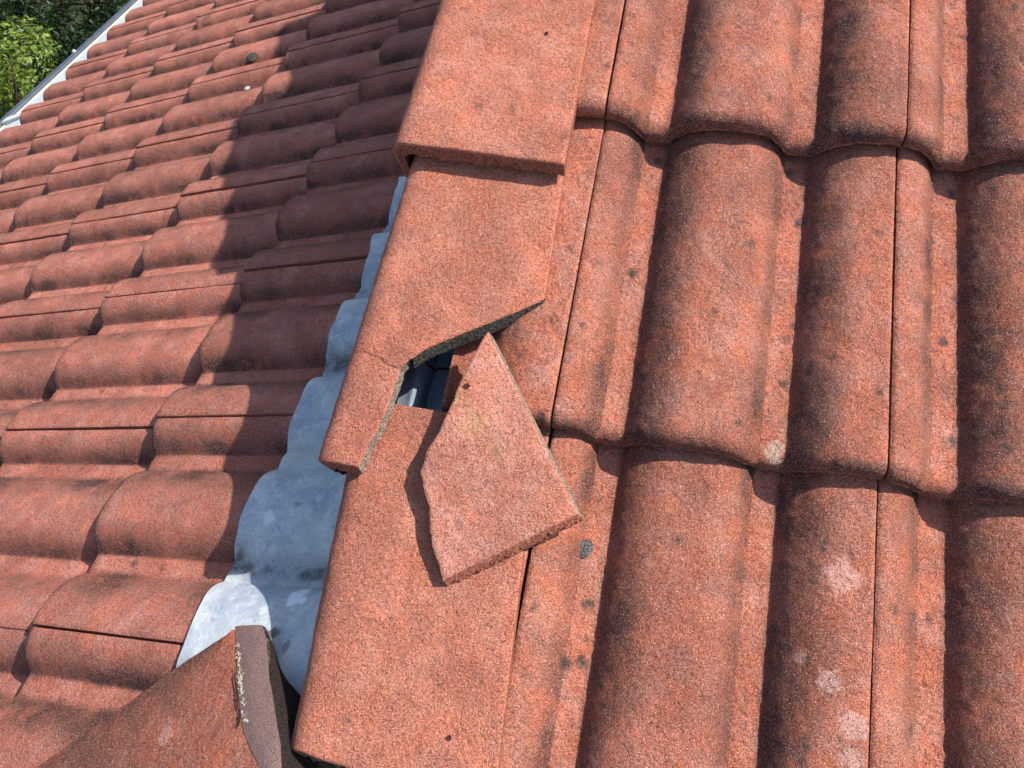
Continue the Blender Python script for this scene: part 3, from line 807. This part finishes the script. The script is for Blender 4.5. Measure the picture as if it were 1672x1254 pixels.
for k in range(330):
    t = rg.random() ** 0.8
    if fbm(t * 9, 0.2, 44, 3) < -0.28: continue
    p_ = poly_interp(HIPD['mort'], np.array([t]))[0]
    lump(np.array([p_[0] + rg.uniform(-1, 1), p_[1] - rg.gauss(0, 1.5) + 2.2 * float(fbm(t * 14, 0.6, 45, 3)), p_[2] + rg.uniform(-1.2, 0.6)]), rg.uniform(0.4, 1.15), nv2, nf2, k)
hv = []; hf = []
for i_ in range(60):
    t = i_ / 59
    p_ = poly_interp(HIPD['mort'], np.array([0.35 + 0.75 * t if t < 0.86 else 1.0]))[0]
    off = -4.5 + 2.6 * float(fbm(t * 8, 0.4, 61, 4)); wd = (0.9 + 0.8 * abs(float(fbm(t * 20, 0.9, 63, 2)))) * min(1, 6 * t, 6 * (1 - t) + .05)
    yy = p_[0] - (max(0, t - 0.86) * 60)
    hv += [(yy, p_[1] - off + wd, p_[2] + 2.6), (yy, p_[1] - off - wd, p_[2] + 2.6)]
hf = [(2 * i_, 2 * i_ + 1, 2 * i_ + 3, 2 * i_ + 2) for i_ in range(59)]
hc = mesh_obj('crack', toW(np.array(hv)) / 1000, hf, M_crack); add_child(hc, hip)
mo = mesh_obj('pale_mortar', toW(np.array(nv2)) / 1000, nf2, M_mortar); add_child(mo, hip)

# ------------------------------------------------------------------ small debris on the left roof
bit('moss_clump', 'dark curled moss clump on the shaded top of the left-hand slope', 'moss', (1600, 184, 34), 12, M_moss, 31, 'L', (2.1, 1.1, 0.6), 9)
bit('paint_chip', 'pale bluish white chip lying between rolls of the left-hand slope', 'debris', (1452, 138, 13), 9, M_chip, 41, 'L', (1.2, 1.1, 0.5), 3)

# ------------------------------------------------------------------ eaves gutter
gut = bpy.data.objects.new('eaves_gutter', None); col.objects.link(gut); gut.location = WL(1700, 1500, -40)
tag(gut, 'white metal eaves gutter with a dark outer rim beside the trees, top left', 'gutter')

bpy.context.view_layer.update()
GY0, GY1 = 1500, 4700
def gut_part(nm, sec_, mat, y0=GY0, y1=GY1, smooth=False):
    V = []; ny = 2
    for y in (y0, y1):
        for d, h in sec_: V.append(WL(y, d, h))
    n = len(sec_)
    F = [(k, (k + 1) % n, n + (k + 1) % n, n + k) for k in range(n)] + [tuple(range(n))[::-1], tuple(range(n, 2 * n))]
    o = mesh_obj(nm, V, F, mat, smooth=smooth); add_child(o, gut); return o
gut_part('sheet_trough', [(1330, -24), (1500, -30), (1640, -33), (1644, -29), (1648, -33), (1835, -40), (1835, -120), (1330, -120)], M_gutter)
M_edge = flat_mat('cream_sealant', (0.70, 0.62, 0.40), 0.7)
gut_part('cream_seam', [(1832, -37.5), (1846, -37.5), (1846, -60), (1832, -60)], M_edge)
V, F = tube([WL(y, 1862, -36) for y in np.linspace(GY0 - 60, GY1, 12)], 0.017, 12)
lp_ = mesh_obj('outer_rim', V, F, M_lip); add_child(lp_, gut)
nvv = []; nff = []
lump(np.array([2616, 1862, -19]), 9, nvv, nff, 3)
sc = mesh_obj('fixing_screw', toW(np.array(nvv)) / 1000, nff, M_gutter); add_child(sc, gut)
gut_part('joint_strap', [(1700, -26), (1850, -26), (1850, -70), (1700, -70)], M_gutter, 2035, 2075)

# ------------------------------------------------------------------ ground and trees
gm = NT('grass_and_soil')
n_ = gm.noise(3, 6, 0.6)
gmat = gm.done(gm.mix(gm.ramp(n_, 0.35, 0.65), (0.025, 0.035, 0.012), (0.05, 0.045, 0.028)), 1.0, gm.bump(n_, 0.05), 0.1)
gv = [Vector((x, y, -4.2)) for x, y in ((-120, -120), (120, -120), (120, 120), (-120, 120))]
gr = mesh_obj('ground', gv, [(0, 1, 2, 3)], gmat, smooth=False); tag(gr, kind='structure')

def leaf_mat(name, a, b, c_=None):
    k = NT(name)
    oi = k.noise(2.2, 3, 0.6); of = k.noise(23, 2, 0.5)
    cc = k.mix(k.ramp(oi, 0.35, 0.65), a, b)
    cc = k.mix(k.ramp(of, 0.52, 0.70), cc, c_ or b)
    m = k.done(cc, 0.5, None, 0.4)
    k.b.inputs['Transmission Weight'].default_value = 0.0
    tr = k.t.nodes.new('ShaderNodeBsdfTranslucent'); k.link(cc, tr.inputs[0])
    mx = k.t.nodes.new('ShaderNodeMixShader'); mx.inputs[0].default_value = 0.35
    out = k.t.nodes['Material Output']
    k.link(k.b.outputs[0], mx.inputs[1]); k.link(tr.outputs[0], mx.inputs[2]); k.link(mx.outputs[0], out.inputs[0])
    return m
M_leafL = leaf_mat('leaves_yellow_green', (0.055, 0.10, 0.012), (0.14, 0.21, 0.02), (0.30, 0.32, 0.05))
M_leafD = leaf_mat('leaves_dark_painted_shade', (0.010, 0.024, 0.006), (0.02, 0.045, 0.008), (0.045, 0.10, 0.012))  # dark foliage; deep shade behind the lit shrub is put into its colour
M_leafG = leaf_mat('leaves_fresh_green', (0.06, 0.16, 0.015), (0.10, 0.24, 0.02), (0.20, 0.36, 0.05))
M_bark = flat_mat('bark', (0.07, 0.05, 0.035), 0.95, 0.1, nscale=30, var=0.4, bump=0.004)

def tree(name, label, base, centre, rad, n_clump, n_leaf, lsz, mat, seed):
    rg = np.random.default_rng(seed)
    root = bpy.data.objects.new(name, None); col.objects.link(root); root.location = base
    tag(root, label, 'tree' if 'tree' in name else 'shrub')
    bpy.context.view_layer.update()
    base = np.array(base); centre = np.array(centre); rad = np.array(rad)
    d = rg.normal(size=(n_clump, 3)); d /= np.linalg.norm(d, axis=1)[:, None]
    cl = centre + d * rad * (rg.random((n_clump, 1)) ** 0.4)
    cr_ = rg.uniform(0.09, 0.21, n_clump) * rad.min() * 1.2
    # trunk and limbs
    V = []; F = []
    def addt(p, r):
        v, f = tube(p, r, 7); b0 = len(V); V.extend(v); F.extend([tuple(q + b0 for q in g_) for g_ in f])
    mid_ = centre - np.array([0, 0, rad[2] * 0.5])
    addt([base, base * 0.5 + mid_ * 0.5 + rg.normal(size=3) * 0.05, mid_, centre + np.array([0, 0, rad[2] * 0.5])], [0.09, 0.075, 0.055, 0.02])
    for k in range(min(n_clump, 26)):
        s_ = mid_ + (centre - mid_) * rg.random() * 1.2
        addt([s_, (s_ + cl[k]) / 2 + rg.normal(size=3) * 0.05, cl[k]], [0.03, 0.018, 0.006])
    t_ = mesh_obj('trunk', V, F, M_bark); add_child(t_, root)
    ci = rg.integers(0, n_clump, n_leaf)
    dd_ = rg.normal(size=(n_leaf, 3)); dd_ /= np.linalg.norm(dd_, axis=1)[:, None]
    P = cl[ci] + dd_ * cr_[ci][:, None] * (0.55 + 0.5 * rg.random((n_leaf, 1))) * np.array([1.15, 1.15, 0.8])
    nrm = dd_ * 0.6 + rg.normal(size=(n_leaf, 3)) * 0.5 + np.array([0, 0, 0.5]); nrm /= np.linalg.norm(nrm, axis=1)[:, None]
    a = np.cross(nrm, rg.normal(size=(n_leaf, 3))); a /= np.linalg.norm(a, axis=1)[:, None]
    b = np.cross(nrm, a)
    L_ = lsz * rg.uniform(0.6, 1.3, (n_leaf, 1)); Wd = L_ * 0.45
    v0 = P - a * L_ / 2; v1 = P + b * Wd / 2 + nrm * L_ * 0.08; v2 = P + a * L_ / 2; v3 = P - b * Wd / 2 + nrm * L_ * 0.08
    VV = np.stack([v0, v1, v2, v3], 1).reshape(-1, 3)
    me = bpy.data.meshes.new('crown')
    me.vertices.add(len(VV)); me.vertices.foreach_set('co', VV.ravel())
    me.loops.add(n_leaf * 4); me.loops.foreach_set('vertex_index', np.arange(n_leaf * 4, dtype=np.int32))
    me.polygons.add(n_leaf); me.polygons.foreach_set('loop_start', np.arange(0, n_leaf * 4, 4, dtype=np.int32))
    me.materials.append(mat); me.update(calc_edges=True)
    o = bpy.data.objects.new('crown', me); col.objects.link(o); add_child(o, root)
    return root
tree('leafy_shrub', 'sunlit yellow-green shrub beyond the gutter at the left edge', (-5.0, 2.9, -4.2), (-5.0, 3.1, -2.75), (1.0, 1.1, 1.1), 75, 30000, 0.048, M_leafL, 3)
tree('broadleaf_tree', 'dark shade-painted tree behind the yellow-green shrub at the top left', (-7.0, 5.8, -4.2), (-7.0, 6.0, -2.9), (1.9, 1.9, 1.3), 110, 30000, 0.055, M_leafD, 5)
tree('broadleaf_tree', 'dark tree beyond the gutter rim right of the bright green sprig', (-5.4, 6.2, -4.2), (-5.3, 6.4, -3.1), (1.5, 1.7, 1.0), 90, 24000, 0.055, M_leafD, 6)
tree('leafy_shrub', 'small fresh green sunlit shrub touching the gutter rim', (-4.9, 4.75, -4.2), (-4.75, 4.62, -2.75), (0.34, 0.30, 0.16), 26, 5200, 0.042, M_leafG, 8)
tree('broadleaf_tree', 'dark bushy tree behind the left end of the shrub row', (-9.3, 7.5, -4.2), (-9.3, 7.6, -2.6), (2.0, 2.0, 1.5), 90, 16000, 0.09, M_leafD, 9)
